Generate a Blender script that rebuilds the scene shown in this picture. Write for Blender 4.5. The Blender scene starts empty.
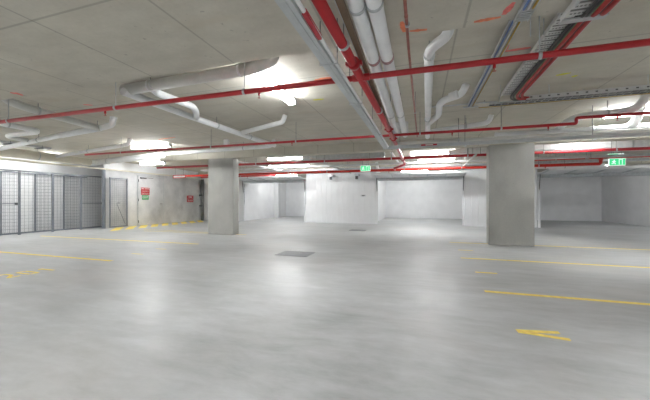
import bpy, bmesh, math, random
from mathutils import Vector as V
random.seed(7)
C = bpy.context.scene.collection
OFF = {}

# ------------------------------------------------------------------ materials
def new_mat(name):
    m = bpy.data.materials.new(name); m.use_nodes = True
    nt = m.node_tree; b = nt.nodes['Principled BSDF']
    return m, nt, b

def plain(name, col, rough=.5, metal=0., var=.08, scale=6., spec=.5):
    m, nt, b = new_mat(name)
    n = nt.nodes.new('ShaderNodeTexNoise'); n.inputs['Scale'].default_value = scale; n.inputs['Detail'].default_value = 4
    g = nt.nodes.new('ShaderNodeNewGeometry'); nt.links.new(g.outputs['Position'], n.inputs['Vector'])
    r = nt.nodes.new('ShaderNodeValToRGB')
    r.color_ramp.elements[0].position = .3; r.color_ramp.elements[1].position = .7
    r.color_ramp.elements[0].color = (*[c*(1-var) for c in col], 1); r.color_ramp.elements[1].color = (*[min(1, c*(1+var)) for c in col], 1)
    nt.links.new(n.outputs['Fac'], r.inputs['Fac']); nt.links.new(r.outputs['Color'], b.inputs['Base Color'])
    b.inputs['Roughness'].default_value = rough; b.inputs['Metallic'].default_value = metal
    b.inputs['Specular IOR Level'].default_value = spec
    return m

def glow(name, col, strength, base=.8):
    m, nt, b = new_mat(name)
    b.inputs['Base Color'].default_value = (*[c*base for c in col], 1)
    b.inputs['Emission Color'].default_value = (*col, 1); b.inputs['Emission Strength'].default_value = strength
    return m

def math_node(nt, op, a, b=None, clamp=False):
    n = nt.nodes.new('ShaderNodeMath'); n.operation = op; n.use_clamp = clamp
    for i, v in enumerate((a, b)):
        if v is None: continue
        if isinstance(v, (int, float)): n.inputs[i].default_value = v
        else: nt.links.new(v, n.inputs[i])
    return n.outputs[0]

def noise(nt, pos, scale, detail=4, vec_scale=(1, 1, 1), rough=.55, rot=0.):
    mp = nt.nodes.new('ShaderNodeMapping'); mp.inputs['Scale'].default_value = vec_scale; mp.inputs['Rotation'].default_value = (0, 0, rot)
    nt.links.new(pos, mp.inputs['Vector'])
    n = nt.nodes.new('ShaderNodeTexNoise'); n.inputs['Scale'].default_value = scale
    n.inputs['Detail'].default_value = detail; n.inputs['Roughness'].default_value = rough
    nt.links.new(mp.outputs[0], n.inputs['Vector'])
    return n.outputs['Fac']

def mix(nt, fac, a, b):
    n = nt.nodes.new('ShaderNodeMix'); n.data_type = 'RGBA'
    if isinstance(fac, (int, float)): n.inputs[0].default_value = fac
    else: nt.links.new(fac, n.inputs[0])
    for i, v in ((6, a), (7, b)):
        if isinstance(v, tuple): n.inputs[i].default_value = (*v, 1)
        else: nt.links.new(v, n.inputs[i])
    return n.outputs[2]

def ramp(nt, fac, p0, p1):
    n = nt.nodes.new('ShaderNodeMapRange'); n.inputs[1].default_value = p0; n.inputs[2].default_value = p1
    nt.links.new(fac, n.inputs[0]); return n.outputs[0]

def concrete(name, lo, hi, stain, rough=(.7, .9), joints=None, streak=(1, 1, 1), spec=.4, pits=True, stain_amt=.5, bump=.03):
    m, nt, b = new_mat(name)
    g = nt.nodes.new('ShaderNodeNewGeometry'); pos = g.outputs['Position']
    big = noise(nt, pos, .55, 5); mid = noise(nt, pos, 2.2, 6, streak); fine = noise(nt, pos, 28, 3)
    f = math_node(nt, 'ADD', math_node(nt, 'MULTIPLY', big, .4), math_node(nt, 'ADD', math_node(nt, 'MULTIPLY', mid, .42), math_node(nt, 'MULTIPLY', fine, .18)))
    col = mix(nt, ramp(nt, f, .36, .64), lo, hi)
    st = ramp(nt, noise(nt, pos, 1.3, 5, streak), .55, .75)
    col = mix(nt, math_node(nt, 'MULTIPLY', st, stain_amt), col, stain)
    if pits:
        p = ramp(nt, noise(nt, pos, 16, 2), .71, .75)
        col = mix(nt, math_node(nt, 'MULTIPLY', p, .45), col, tuple(c*.45 for c in lo))
    if joints:
        sx = nt.nodes.new('ShaderNodeSeparateXYZ'); nt.links.new(pos, sx.inputs[0])
        for ax, x0, pitch, wid in joints:
            t = math_node(nt, 'FRACT', math_node(nt, 'ADD', math_node(nt, 'DIVIDE', math_node(nt, 'SUBTRACT', sx.outputs[ax], x0), pitch), 100.5))
            dd = math_node(nt, 'MULTIPLY', math_node(nt, 'ABSOLUTE', math_node(nt, 'SUBTRACT', t, .5)), pitch)
            l = math_node(nt, 'SUBTRACT', 1., ramp(nt, dd, wid*.5, wid))
            col = mix(nt, math_node(nt, 'MULTIPLY', l, .38), col, tuple(c*.35 for c in lo))
    nt.links.new(col, b.inputs['Base Color'])
    rr = nt.nodes.new('ShaderNodeMapRange'); rr.inputs[1].default_value = .35; rr.inputs[2].default_value = .65
    rr.inputs[3].default_value = rough[0]; rr.inputs[4].default_value = rough[1]
    nt.links.new(f, rr.inputs[0]); nt.links.new(rr.outputs[0], b.inputs['Roughness'])
    b.inputs['Specular IOR Level'].default_value = spec
    if bump:
        bp = nt.nodes.new('ShaderNodeBump'); bp.inputs['Strength'].default_value = bump; bp.inputs['Distance'].default_value = .02
        nt.links.new(mid, bp.inputs['Height']); nt.links.new(bp.outputs[0], b.inputs['Normal'])
    return m

M = {}
def floor_mat():
    m, nt, b = new_mat('polished_concrete')
    g = nt.nodes.new('ShaderNodeNewGeometry'); pos = g.outputs['Position']
    wp = nt.nodes.new('ShaderNodeTexNoise'); wp.inputs['Scale'].default_value = .9; nt.links.new(pos, wp.inputs['Vector'])
    ad = nt.nodes.new('ShaderNodeMix'); ad.data_type = 'VECTOR'; ad.inputs[0].default_value = .22
    nt.links.new(pos, ad.inputs[4]); nt.links.new(wp.outputs['Color'], ad.inputs[5]); wpos = ad.outputs[1]
    big = noise(nt, wpos, .45, 5); mid = noise(nt, wpos, 1.7, 8, (.8, 1.25, 1), .68, .6); fine = noise(nt, wpos, 9, 6, (.6, 1.5, 1), .7, -.5); trowel = noise(nt, wpos, 4, 5, (.45, 2.2, 1), .6, .75)
    f = math_node(nt, 'ADD', math_node(nt, 'ADD', math_node(nt, 'MULTIPLY', big, .3), math_node(nt, 'MULTIPLY', mid, .34)), math_node(nt, 'ADD', math_node(nt, 'MULTIPLY', fine, .18), math_node(nt, 'MULTIPLY', trowel, .18)))
    col = mix(nt, ramp(nt, f, .38, .59), (.305, .315, .312), (.54, .55, .56))
    warm = ramp(nt, noise(nt, wpos, .6, 4), .52, .72)
    col = mix(nt, math_node(nt, 'MULTIPLY', warm, .35), col, (.52, .485, .455))
    nt.links.new(col, b.inputs['Base Color'])
    rr = nt.nodes.new('ShaderNodeMapRange'); rr.inputs[1].default_value = .40; rr.inputs[2].default_value = .62; rr.inputs[3].default_value = .33; rr.inputs[4].default_value = .62
    nt.links.new(math_node(nt, 'ADD', math_node(nt, 'MULTIPLY', mid, .6), math_node(nt, 'MULTIPLY', fine, .4)), rr.inputs[0]); nt.links.new(rr.outputs[0], b.inputs['Roughness'])
    b.inputs['Specular IOR Level'].default_value = .28
    bp = nt.nodes.new('ShaderNodeBump'); bp.inputs['Strength'].default_value = .06; bp.inputs['Distance'].default_value = .03
    nt.links.new(mid, bp.inputs['Height']); nt.links.new(bp.outputs[0], b.inputs['Normal'])
    return m
M['floor'] = floor_mat()
M['ceil'] = concrete('formed_concrete', (.47, .445, .38), (.61, .58, .505), (.49, .42, .31), joints=[(0, -1.97, 1.17, .014), (1, 4.15, 2.44, .014)], streak=(1, 2.2, 1), stain_amt=.45)
M['col'] = concrete('column_concrete', (.34, .34, .32), (.45, .45, .425), (.23, .225, .20), streak=(1, 1, .6), stain_amt=.4)
M['wallconc'] = concrete('wall_concrete', (.46, .465, .48), (.70, .70, .71), (.33, .33, .35), rough=(.3, .5), streak=(1, 1, .8), stain_amt=.6)
M['white_wall'] = plain('white_panel_paint', (.70, .71, .72), .55, var=.03, scale=2)
M['white_wall_in'] = plain('white_block_paint', (.84, .845, .86), .7, var=.04, scale=2)
M['red'] = plain('red_pipe_paint', (.43, .016, .022), .32, var=.12)
M['redbright'] = plain('orange_red_pipe_paint', (.62, .03, .018), .32, var=.1)
M['pvc'] = plain('white_pipe_plastic', (.80, .81, .82), .35, var=.05)
M['pvcgrey'] = plain('grey_pipe_plastic', (.60, .60, .57), .4, var=.06)
M['beige'] = plain('beige_lagging', (.70, .66, .56), .6, var=.06)
M['galv'] = plain('galvanised_steel', (.52, .545, .56), .38, .55, var=.12, scale=14)
M['duct'] = plain('bright_duct_steel', (.74, .75, .76), .32, .25, var=.1, scale=8)
M['tray'] = plain('grey_painted_tray', (.50, .53, .54), .4, .2, var=.06)
M['traywhite'] = plain('white_ladder_steel', (.60, .60, .60), .45, .1, var=.06)
M['brown'] = plain('brown_channel_paint', (.16, .105, .06), .5, var=.15)
M['copper'] = plain('rusty_pink_pipe', (.36, .13, .10), .45, .1, var=.25, scale=12)
M['pink'] = plain('pink_primer_stain', (.42, .27, .28), .6, var=.2, scale=30)
M['black'] = plain('black_cable_sheath', (.03, .032, .03), .5, var=.2)
M['dark'] = plain('dark_steel', (.10, .105, .11), .5, .3, var=.1)
M['rod'] = plain('zinc_rod', (.22, .225, .22), .45, .5, var=.1)
M['redcable'] = plain('red_cable_sheath', (.42, .03, .025), .5, var=.15)
M['green'] = plain('green_cable_sheath', (.10, .25, .10), .5, var=.15)
M['blue'] = plain('blue_cable_sheath', (.13, .21, .42), .5, var=.15)
M['yellowcable'] = plain('yellow_cable_sheath', (.50, .33, .06), .5, var=.15)
M['whitecable'] = plain('white_cable_sheath', (.65, .65, .65), .5, var=.05)
M['cagesteel'] = plain('cage_steel', (.24, .26, .29), .45, .4, var=.1)
M['yellow'] = plain('yellow_floor_paint', (.92, .70, .14), .6, var=.14, scale=18)
M['spray'] = plain('orange_spray_paint', (.85, .26, .14), .8, var=.2, scale=20)
M['spraypink'] = plain('pink_spray_paint', (.85, .22, .20), .8, var=.2, scale=20)
M['sprayyellow'] = plain('lime_spray_paint', (.62, .60, .06), .8, var=.2, scale=20)
M['signred'] = plain('red_sign_plastic', (.52, .03, .045), .4, var=.03)
M['signwhite'] = plain('white_sign_lettering', (.85, .85, .85), .5, var=.01)
M['signgreen'] = plain('green_sign_plastic', (.03, .36, .11), .4, var=.03)
M['grate'] = plain('drain_grate_steel', (.20, .21, .22), .45, .4, var=.15, scale=30)
M['housing'] = plain('white_enamel', (.75, .75, .75), .4, var=.02)
M['diff'] = glow('fluorescent_diffuser', (.965, .985, 1.), 27)
M['exitgreen'] = glow('lit_green_exit_face', (.05, .80, .30), .28, .15)
M['exitwhite'] = glow('lit_white_pictogram', (.9, 1., .95), .36, .3)

# ------------------------------------------------------------------ mesh building
class MB:
    def __init__(s): s.v, s.f = [], []
    def box(s, a, b):
        x0, x1 = sorted((a[0], b[0])); y0, y1 = sorted((a[1], b[1])); z0, z1 = sorted((a[2], b[2]))
        i = len(s.v)
        s.v += [(x0,y0,z0),(x1,y0,z0),(x1,y1,z0),(x0,y1,z0),(x0,y0,z1),(x1,y0,z1),(x1,y1,z1),(x0,y1,z1)]
        s.f += [tuple(i+k for k in q) for q in ((0,3,2,1),(4,5,6,7),(0,1,5,4),(1,2,6,5),(2,3,7,6),(3,0,4,7))]
        return s
    def prism(s, poly, z0, z1):           # polygon in XY, counter-clockwise
        i = len(s.v); n = len(poly)
        s.v += [(x, y, z0) for x, y in poly] + [(x, y, z1) for x, y in poly]
        s.f += [tuple(i+k for k in reversed(range(n))), tuple(i+n+k for k in range(n))]
        s.f += [(i+k, i+(k+1) % n, i+n+(k+1) % n, i+n+k) for k in range(n)]
        return s
    def extrude(s, prof, p0, p1, up=(0,0,1)):   # profile (side, up) swept from p0 to p1
        p0, p1 = V(p0), V(p1); d = (p1-p0).normalized(); sd = d.cross(V(up)).normalized(); u = sd.cross(d)
        i = len(s.v); n = len(prof)
        for p in (p0, p1): s.v += [tuple(p + sd*a + u*b) for a, b in prof]
        s.f += [tuple(i+k for k in range(n)), tuple(i+n+k for k in reversed(range(n)))]
        s.f += [(i+k, i+n+k, i+n+(k+1) % n, i+(k+1) % n) for k in range(n)]
        return s
    def tube(s, pts, r, seg=12, fillet=0., rs=None):
        P = [V(p) for p in pts]
        if fillet and len(P) > 2:
            Q = [P[0]]
            for a, b, c in zip(P, P[1:], P[2:]):
                l = min(fillet, (a-b).length*.48, (c-b).length*.48)
                e0 = b + (a-b).normalized()*l; e1 = b + (c-b).normalized()*l
                for k in range(6):
                    t = k/5; Q.append(e0*(1-t)**2 + b*2*t*(1-t) + e1*t*t)
            Q.append(P[-1]); P = Q
        d0 = (P[1]-P[0]).normalized()
        n = d0.cross(V((0,0,1)));
        if n.length < .05: n = d0.cross(V((0,1,0)))
        n.normalize(); base = len(s.v)
        for k, p in enumerate(P):
            d = (P[min(k+1, len(P)-1)] - P[max(k-1, 0)]).normalized()
            n = (n - d*n.dot(d)).normalized(); bnm = d.cross(n)
            rr = rs[k] if rs else r
            for j in range(seg):
                t = 2*math.pi*j/seg; s.v.append(tuple(p + (n*math.cos(t) + bnm*math.sin(t))*rr))
        for k in range(len(P)-1):
            for j in range(seg):
                a = base+k*seg+j; b = base+k*seg+(j+1) % seg
                s.f.append((a, b, b+seg, a+seg))
        s.f.append(tuple(base+j for j in reversed(range(seg)))); e = base+(len(P)-1)*seg
        s.f.append(tuple(e+j for j in range(seg)))
        return s
    def build(s, name, mat, parent=None, smooth=False, bevel=0.):
        off = OFF.get(parent.name, V((0,0,0))) if parent else V((0,0,0))
        me = bpy.data.meshes.new(name); me.from_pydata([tuple(V(p)-off) for p in s.v], [], s.f); me.update()
        bm = bmesh.new(); bm.from_mesh(me); bmesh.ops.recalc_face_normals(bm, faces=bm.faces)
        bm.to_mesh(me); bm.free()
        o = bpy.data.objects.new(name, me); C.objects.link(o); me.materials.append(M[mat] if isinstance(mat, str) else mat)
        if smooth:
            for p in me.polygons: p.use_smooth = len(p.vertices) == 4
        if bevel:
            bv = o.modifiers.new('bevel', 'BEVEL'); bv.width = bevel; bv.segments = 2; bv.limit_method = 'ANGLE'
        if parent: o.parent = parent; OFF[o.name] = off
        return o
def box(a, b): return MB().box(a, b)
def tube(p, r, **k): return MB().tube(p, r, **k)

def thing(name, label, cat, loc=(0,0,0), group=None, kind=None):
    o = bpy.data.objects.new(name, None); C.objects.link(o); o.location = loc; o.empty_display_size = .1
    OFF[o.name] = V(loc)
    return tag(o, label, cat, group, kind)
def tag(o, label=None, cat=None, group=None, kind=None):
    if label: o['label'] = label
    if cat: o['category'] = cat
    if group: o['group'] = group
    if kind: o['kind'] = kind
    return o
def struct(name, mb, mat, label=None, bevel=0.): return tag(mb.build(name, mat, None, bevel=bevel), label, kind='structure')

def letters(body, size, mat, parent, loc, rot, name='lettering', align='CENTER'):
    c = bpy.data.curves.new(name, 'FONT'); c.body = body; c.size = size; c.align_x = align; c.align_y = 'CENTER'; c.extrude = .002
    t = bpy.data.objects.new('tmp', c); C.objects.link(t)
    me = bpy.data.meshes.new_from_object(t.evaluated_get(bpy.context.evaluated_depsgraph_get()))
    bpy.data.objects.remove(t); me.name = name
    o = bpy.data.objects.new(name, me); C.objects.link(o); me.materials.append(M[mat])
    off = OFF.get(parent.name, V((0,0,0)))
    o.parent = parent; o.location = V(loc)-off; o.rotation_euler = rot
    return o

SLAB, SOFFIT = 3.0, 2.73
def soffit_at(y, x=0):
    if y < 2.92 or 9.25 < y < 9.6 and x > -9.5: return SOFFIT
    return SLAB

def hanger(root, p, r, mat='rod', ring='rod', d=(0,1,0), top=None):
    """threaded rod with a clamp ring that carries a pipe at p"""
    p = V(p); top = soffit_at(p.y, p.x) if top is None else top
    dv = V(d).normalized(); c = tube([p-dv*.014, p+dv*.014], r+.007, seg=14).build('pipe_clamp', ring, root, True)
    tube([(p.x, p.y, p.z+r), (p.x, p.y, top)], .0055, seg=6).build('hanger_rod', mat, root)

def head(root, p, r, mat='red'):
    """pendant sprinkler head below a pipe"""
    x, y, z = p
    h = tube([(x,y,z-r+.005), (x,y,z-r-.035)], .014, seg=8).build('sprinkler_head', mat, root, True)
    m = MB().tube([(x,y,z-r-.035), (x,y,z-r-.06)], .006, seg=6); m.tube([(x,y,z-r-.06), (x,y,z-r-.064)], .018, seg=10)
    m.build('deflector', 'copper', h)

def coupling(root, p, d, r, mat='red'):
    p, dv = V(p), V(d).normalized()
    m = MB().tube([p-dv*.03, p+dv*.03], r+.016, seg=16)
    sd = dv.cross(V((0,0,1))).normalized()
    for s in (-1, 1):
        q = p+sd*s*(r+.022); m.box(q-V((.014,.03,.014)), q+V((.014,.03,.014)))
    m.build('pipe_coupling', mat, root, True)

def pipe(name, label, cat, pts, r, mat, fillet=.1, hangers=(), heads=(), couplings=(), collars=(), collar_mat=None, group=None, d=(1,0,0), seg=14, ring='galv', flange=False, rodmat='rod'):
    root = thing(name, label, cat, pts[0], group)
    tube(pts, r, fillet=fillet, seg=seg).build('pipe_run', mat, root, True)
    for h in hangers: hanger(root, h, r, d=d, ring=ring, mat=rodmat)
    for h in heads: head(root, h, r, mat)
    for c in couplings: coupling(root, c[0], c[1], r, mat)
    for p, dv, l in collars:
        p, dv = V(p), V(dv).normalized(); tube([p-dv*l/2, p+dv*l/2], r*1.12, seg=seg).build('socket_collar', collar_mat or mat, root, True)
    return root

# ------------------------------------------------------------------ setting
fl = struct('floor', box((-16, -7.2, -.2), (12, 23, 0)), 'floor', 'smooth grey polished concrete car park floor')
ce = struct('ceiling', box((-16, -7.2, SLAB), (12, 23, SLAB+.2)), 'ceil', 'raw formed concrete slab ceiling')
struct('ceiling_band', box((-16, -.6, SOFFIT), (12, 2.92, SLAB)), 'ceil', 'lower band of formed concrete ceiling')
struct('ceiling_beam', box((-9.55, 9.25, SOFFIT), (11.5, 9.6, SLAB)), 'ceil', 'shallow concrete beam spanning the two columns')
struct('trim_1', box((-13.1, 15.55, 2.74), (12, 16.05, SLAB)), 'ceil', 'concrete downstand over the garage fronts')
struct('wall_left', box((-15.2, -7.2, 0), (-14.72, 23, SLAB)), 'white_wall_in', 'white painted wall behind the storage cages')
struct('wall_right', box((11.5, -7.2, 0), (12, 23, SLAB)), 'wallconc')
struct('wall_rear', box((-16, -7.4, 0), (12, -7.0, SLAB)), 'wallconc')
struct('wall_concrete_left', box((-13.24, 9.75, 0), (-13.1, 16.0, 2.56)), 'wallconc', 'grey mottled concrete wall with flush steel door')
struct('trim_2', box((-13.26, 9.75, 2.56), (-13.04, 16.0, 2.62)), 'beige', 'beige capping along top of concrete wall')
struct('wall_upper_left', box((-13.24, 9.75, 2.62), (-13.16, 16.0, SLAB)), 'white_wall_in')

struct('trim_3', box((-13.26, 9.70, 0), (-13.08, 9.75, 2.62)), 'cagesteel', 'dark edge strip covering the near end of concrete wall')  # dark strip over the end face of the wall

def ribbed(name, x0, x1, label):
    m = MB(); m.box((x0, 15.94, 0), (x1, 16.05, 2.74)); n = max(2, round((x1-x0)/.3)); w = (x1-x0)/n
    for k in range(n): m.box((x0+k*w+.003, 15.9, 0), (x0+(k+1)*w-.003, 15.94, 2.74))
    return struct(name, m, 'white_wall', label)
ribbed('wall_back_left', -13.1, -10.2, 'white panel wall beside the far end of concrete wall')
ribbed('wall_back_middle', -6.1, -2.2, 'wide white ribbed panel wall between two open garages')
ribbed('wall_back_right', 2.05, 5.05, 'white ribbed panel wall behind the wide column')
struct('wall_garage_back', box((-14.7, 22, 0), (11.5, 22.3, SLAB)), 'white_wall_in')
struct('wall_garage_left', box((-10.5, 16.05, 0), (-10.15, 22, SLAB)), 'white_wall_in')
struct('wall_garage_pier', box((-10.15, 19.9, 0), (-9.78, 20.25, SLAB)), 'white_wall', 'white pier standing off the garage side wall')
struct('wall_garage_divider_left', box((-2.75, 16.05, 0), (-2.36, 22, SLAB)), 'white_wall_in')
struct('wall_garage_divider_right', box((3.3, 16.05, 0), (3.6, 22, SLAB)), 'white_wall_in')
struct('wall_garage_right', box((10.25, 16.0, 0), (11.5, 22, SLAB)), 'white_wall_in')
for x0, x1, nm in ((-7.36, -6.3, 'l'), (1.8, 2.88, 'r')):
    o = box((x0, 9.25, 0), (x1, 9.6, SOFFIT)).build('concrete_column', 'col', None, bevel=.02)
    tag(o, 'raw concrete column nearer the hatched strip and storage cages' if nm == 'l' else 'raw concrete column standing between yellow bay lines, wider in view', 'column', kind='thing')

# ------------------------------------------------------------------ floor markings (paint belongs to the floor)
def paint(name, poly, label, mat='yellow', z=.0015, parent=fl, th=.0015):
    a = sum(p[0]*q[1]-q[0]*p[1] for p, q in zip(poly, poly[1:]+poly[:1]))
    if a < 0: poly = poly[::-1]
    o = MB().prism(poly, z-th, z+th*.4).build(name, mat, parent); o['label'] = label; return o
def bar(x0, y0, x1, y1, w):
    d = V((x1-x0, y1-y0)).normalized(); n = V((-d.y, d.x))*w/2
    return [(x0+n.x, y0+n.y), (x0-n.x, y0-n.y), (x1-n.x, y1-n.y), (x1+n.x, y1+n.y)]
for y, lab in ((2.0, 'yellow bay line closest to the camera on the open side'), (4.48, 'long yellow bay line just beyond the painted V'), (6.95, 'long yellow bay line between the two single painted strokes'), (9.47, 'yellow bay line running past foot of wide column')):
    if y > 4: paint('bay_line', bar(.82, y, 7.4, y, .085), lab)
for y, lab in ((4.52, 'yellow bay line nearest the camera on the cage side'), (7.0, 'yellow bay line starting at the storage cages'), (9.45, 'faint yellow bay line beside the column near cages')):
    paint('bay_line', bar(-12.4 if y < 9 else -10.6, y, -5.9, y, .085 if y < 9 else .06), lab)
v = paint('bay_character', [(.85,3.235), (.855,3.16), (1.235,3.105), (1.245,3.16), (.99,3.195), (1.21,3.245), (1.21,3.30)], 'yellow painted letter V on the floor')
for y in (5.64, 8.06): paint('bay_character', bar(.89, y, 1.22, y, .07), 'single yellow stroke painted in the bay %s' % ('after the letter V' if y < 6 else 'nearest the wide column'))
def char(x, y, strokes, w, label):
    m = MB()
    for a, b, c, d in strokes: 
        pl = bar(x+a, y+b, x+c, y+d, w)
        if sum(p[0]*q[1]-q[0]*p[1] for p, q in zip(pl, pl[1:]+pl[:1])) < 0: pl = pl[::-1]
        m.prism(pl, 0, .002)
    o = m.build('bay_character', 'yellow', fl); o['label'] = label
# digits read by someone facing the cages: up is -X, sideways is +Y
char(-6.23, 3.605, [(-.17, 0, .17, 0), (-.17, 0, -.10, -.05)], .05, 'yellow painted digit 1 at the bay mouth')
char(-6.27, 3.35, [(-.17, -.05, -.17, .05), (.17, -.05, .17, .05), (-.17, -.06, .17, -.06), (-.17, .06, .17, .06)], .045, 'yellow painted digit 0 at the bay mouth')
char(-6.3, 3.10, [(-.17, -.07, -.17, .06), (-.17, .06, 0, .06), (0, .06, .17, -.07), (.17, -.07, .17, .08)], .05, 'yellow painted digit 2 at the bay mouth')
char(-6.12, 5.28, [(-.16, 0, .16, 0)], .04, 'faint yellow stroke in the second bay')
char(-6.18, 6.0, [(-.16, 0, .16, 0)], .04, 'faint yellow stroke near the second bay line')
k = 0
y = 8.95
while y < 16.2:                             # diagonal hatching in front of the concrete wall
    poly = [(-13.05, y+1.25), (-13.05, y+1.65), (-11.8, y+.40), (-11.8, y)]
    y += .64
    if max(p[1] for p in poly) > 15.85: break
    poly = [(max(-13.05, min(-11.35, p)), q) for p, q in poly]
    paint('hatch_stripe', poly, 'yellow diagonal stripe painted along foot of concrete wall'); k += 1
paint('bay_line', bar(-11.2, 9.95, -7.7, 9.72, .05), 'thin yellow line bordering the hatched strip')

# spray marks on the slab
def spray(x0, y0, x1, y1, w, mat, label, z):
    n = 9; d = V((x1-x0, y1-y0)); nn = V((-d.y, d.x)).normalized()
    a, b = [], []
    for i in range(n):
        t = i/(n-1); h = w*.65*(.55+.45*math.sin(math.pi*min(1, t*1.02)))*random.uniform(.75, 1.2); c = V((x0, y0))+d*t
        a.append(tuple(c+nn*h)); b.append(tuple(c-nn*h))
    o = paint('spray_mark', a+b[::-1], label, mat, z, ce, .001); return o
spray(-.15, 2.66, -.135, 2.83, .04, 'spray', 'short orange spray mark by the pink pipe', SOFFIT-.001)
spray(-.09, 2.83, .06, 2.85, .03, 'spray', 'orange spray dash crossing the pink pipe', SOFFIT-.001)
spray(.44, 2.85, .64, 2.84, .035, 'spray', 'long orange spray dash by the narrow cable ladder', SOFFIT-.001)
spray(.655, 2.81, .69, 2.66, .045, 'spraypink', 'pink spray dash meeting the long orange one', SOFFIT-.001)
spray(.97, 4.12, 1.24, 4.11, .045, 'spraypink', 'pink spray dash between the two cable ladders', SLAB-.001)
spray(.97, 4.1, .95, 3.9, .04, 'spraypink', 'faint pink spray tick beside narrow cable ladder', SLAB-.001)
spray(-1.5, 4.26, -1.22, 4.24, .06, 'spray', 'orange spray dash behind the grey trunking', SLAB-.001)
spray(1.86, 5.13, 2.02, 5.09, .05, 'sprayyellow', 'lime spray dash near the wide cable ladder', SLAB-.001)
spray(2.1, 5.26, 2.15, 5.22, .05, 'sprayyellow', 'small lime spray spot near the wide cable ladder', SLAB-.001)
spray(-1.82, 5.09, -1.62, 5.09, .05, 'sprayyellow', 'yellow spray dash beyond the long light', SLAB-.001)
spray(-5.52, 2.75, -5.46, 2.83, .05, 'spraypink', 'pink spray mark above the thick drain elbow', SOFFIT-.001)
spray(-5.44, 2.77, -5.5, 2.88, .05, 'spraypink', 'second pink spray mark above the thick drain elbow', SOFFIT-.001)
spray(-6.0, 4.05, -5.86, 4.12, .05, 'spraypink', 'pink spray dash between the pipe clusters', SLAB-.001)
spray(-7.3, 7.0, -6.6, 6.9, .07, 'spray', 'faint orange spray dash beyond the pipe clusters', SLAB-.001)

# floor drains
def drain(x0, x1, y0, y1, label):
    r = thing('floor_drain', label, 'drain', ((x0+x1)/2, (y0+y1)/2, 0))
    m = MB()
    for a, b in (((x0,y0),(x1,y0+.03)), ((x0,y1-.03),(x1,y1)), ((x0,y0),(x0+.03,y1)), ((x1-.03,y0),(x1,y1))): m.box((*a, 0), (*b, .006))
    m.build('drain_frame', 'grate', r)
    m = MB(); n = int((x1-x0)/.045)
    for i in range(n): x = x0+.03+(x1-x0-.06)*i/n; m.box((x, y0+.03, 0), (x+.027, y1-.03, .005))
    m.build('drain_grate', 'grate', r)
    box((x0+.03, y0+.03, 0), (x1-.03, y1-.03, .0015)).build('drain_pit', 'dark', r)
drain(-3.08, -2.32, 6.08, 6.66, 'square grey steel drain grate in the open middle of floor')
drain(-2.75, -2.1, 12.0, 12.5, 'small dark drain grate before the white panel wall')

# ------------------------------------------------------------------ lights
def batten(x0, y0, x1, y1, label, z=None, group='fluorescent battens on the slab'):
    z = SLAB if z is None else z
    p0, p1 = V((x0,y0,z)), V((x1,y1,z)); d = (p1-p0).normalized()
    r = thing('batten_light', label, 'ceiling light', (p0+p1)/2, group)
    hz = V((0,0,-.03))
    MB().extrude([(-.055,-.0301),(.055,-.0301),(.055,.0299),(-.055,.0299)], p0+hz, p1+hz).build('housing', 'housing', r)
    pr = [(-.06,0),(-.062,-.03),(-.045,-.062),(.045,-.062),(.062,-.03),(.06,0)]
    MB().extrude(pr[::-1], p0+d*.03+V((0,0,-.0605)), p1-d*.03+V((0,0,-.0605))).build('diffuser', 'diff', r)
    for a in (p0, p1-d*.03):
        MB().extrude([(-.064,-.064),(.064,-.064),(.064,0),(-.064,0)], a+V((0,0,-.0605)), a+d*.03+V((0,0,-.0605))).build('end_cap', 'housing', r)
batten(-2.1, 3.5, -2.13, 4.88, 'lit white batten light nearest the camera, beyond the thick drain pipe')
batten(-8.85, 7.45, -7.4, 7.55, 'lit batten light before the beam end, above the thick white lagged pipe')
batten(-12.4, 10.9, -11.0, 10.9, 'lit batten light seen past the free end of the beam')
batten(-5.95, 11.15, -4.3, 11.15, 'upper lit batten light just beside the column by cages')
batten(-7.2, 13.6, -5.8, 13.6, 'lit batten light half hidden behind the column by cages')
batten(-6.0, 13.7, -5.1, 13.7, 'lit batten light above the open garage with pier')
batten(3.5, 7.5, 5.0, 7.45, 'lit batten light behind the bent white pipe on open side')
batten(-.35, 11.6, 1.2, 11.6, 'lit batten light beyond the beam over middle garage')
batten(-.1, 13.9, 1.4, 13.9, 'lit batten light close above the middle garage door')
batten(4.0, 9.92, 4.7, 9.92, 'lit batten light above the bright duct past wide column')
for i, (x, y) in enumerate(((-12.4, 3.2), (-12.4, 4.0), (-12, -1.5), (-7.5, -1.2), (-2.6, -1.2), (2.4, -1.2), (7.4, -1.2), (-10, -4), (-5, -4), (0, -4), (5, -4), (9, 3.2), (8.4, 7.9), (10.2, 12.9))):
    batten(x-.75, y, x+.75, y, 'added fill batten light over the part of car park out of the picture')  # unseen battens added to even out the light
batten(-13.3, 7.55, -13.3, 8.15, 'second added fill batten light high over the storage cages')  # added to light the wall behind the farther cages
batten(-13.6, 6.2, -13.6, 6.8, 'added fill batten light high over the storage cages behind the lagged pipe')  # added out of sight behind the lagged pipe to light the cages
batten(8.0, 17.6, 8.55, 17.6, 'added fill batten light inside the dim garage past wide column')  # unseen batten added to brighten this garage
batten(-.4, 20.2, -.05, 20.2, 'added fill batten light deep inside the middle garage')  # unseen extra batten added to brighten the back wall
for x, y in ((-8.4, 18.4), (-.3, 18.2)):
    batten(x-.75, y, x+.75, y, 'lit batten light inside the %s garage' % ('pier' if x < -5 else 'middle'))

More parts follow.
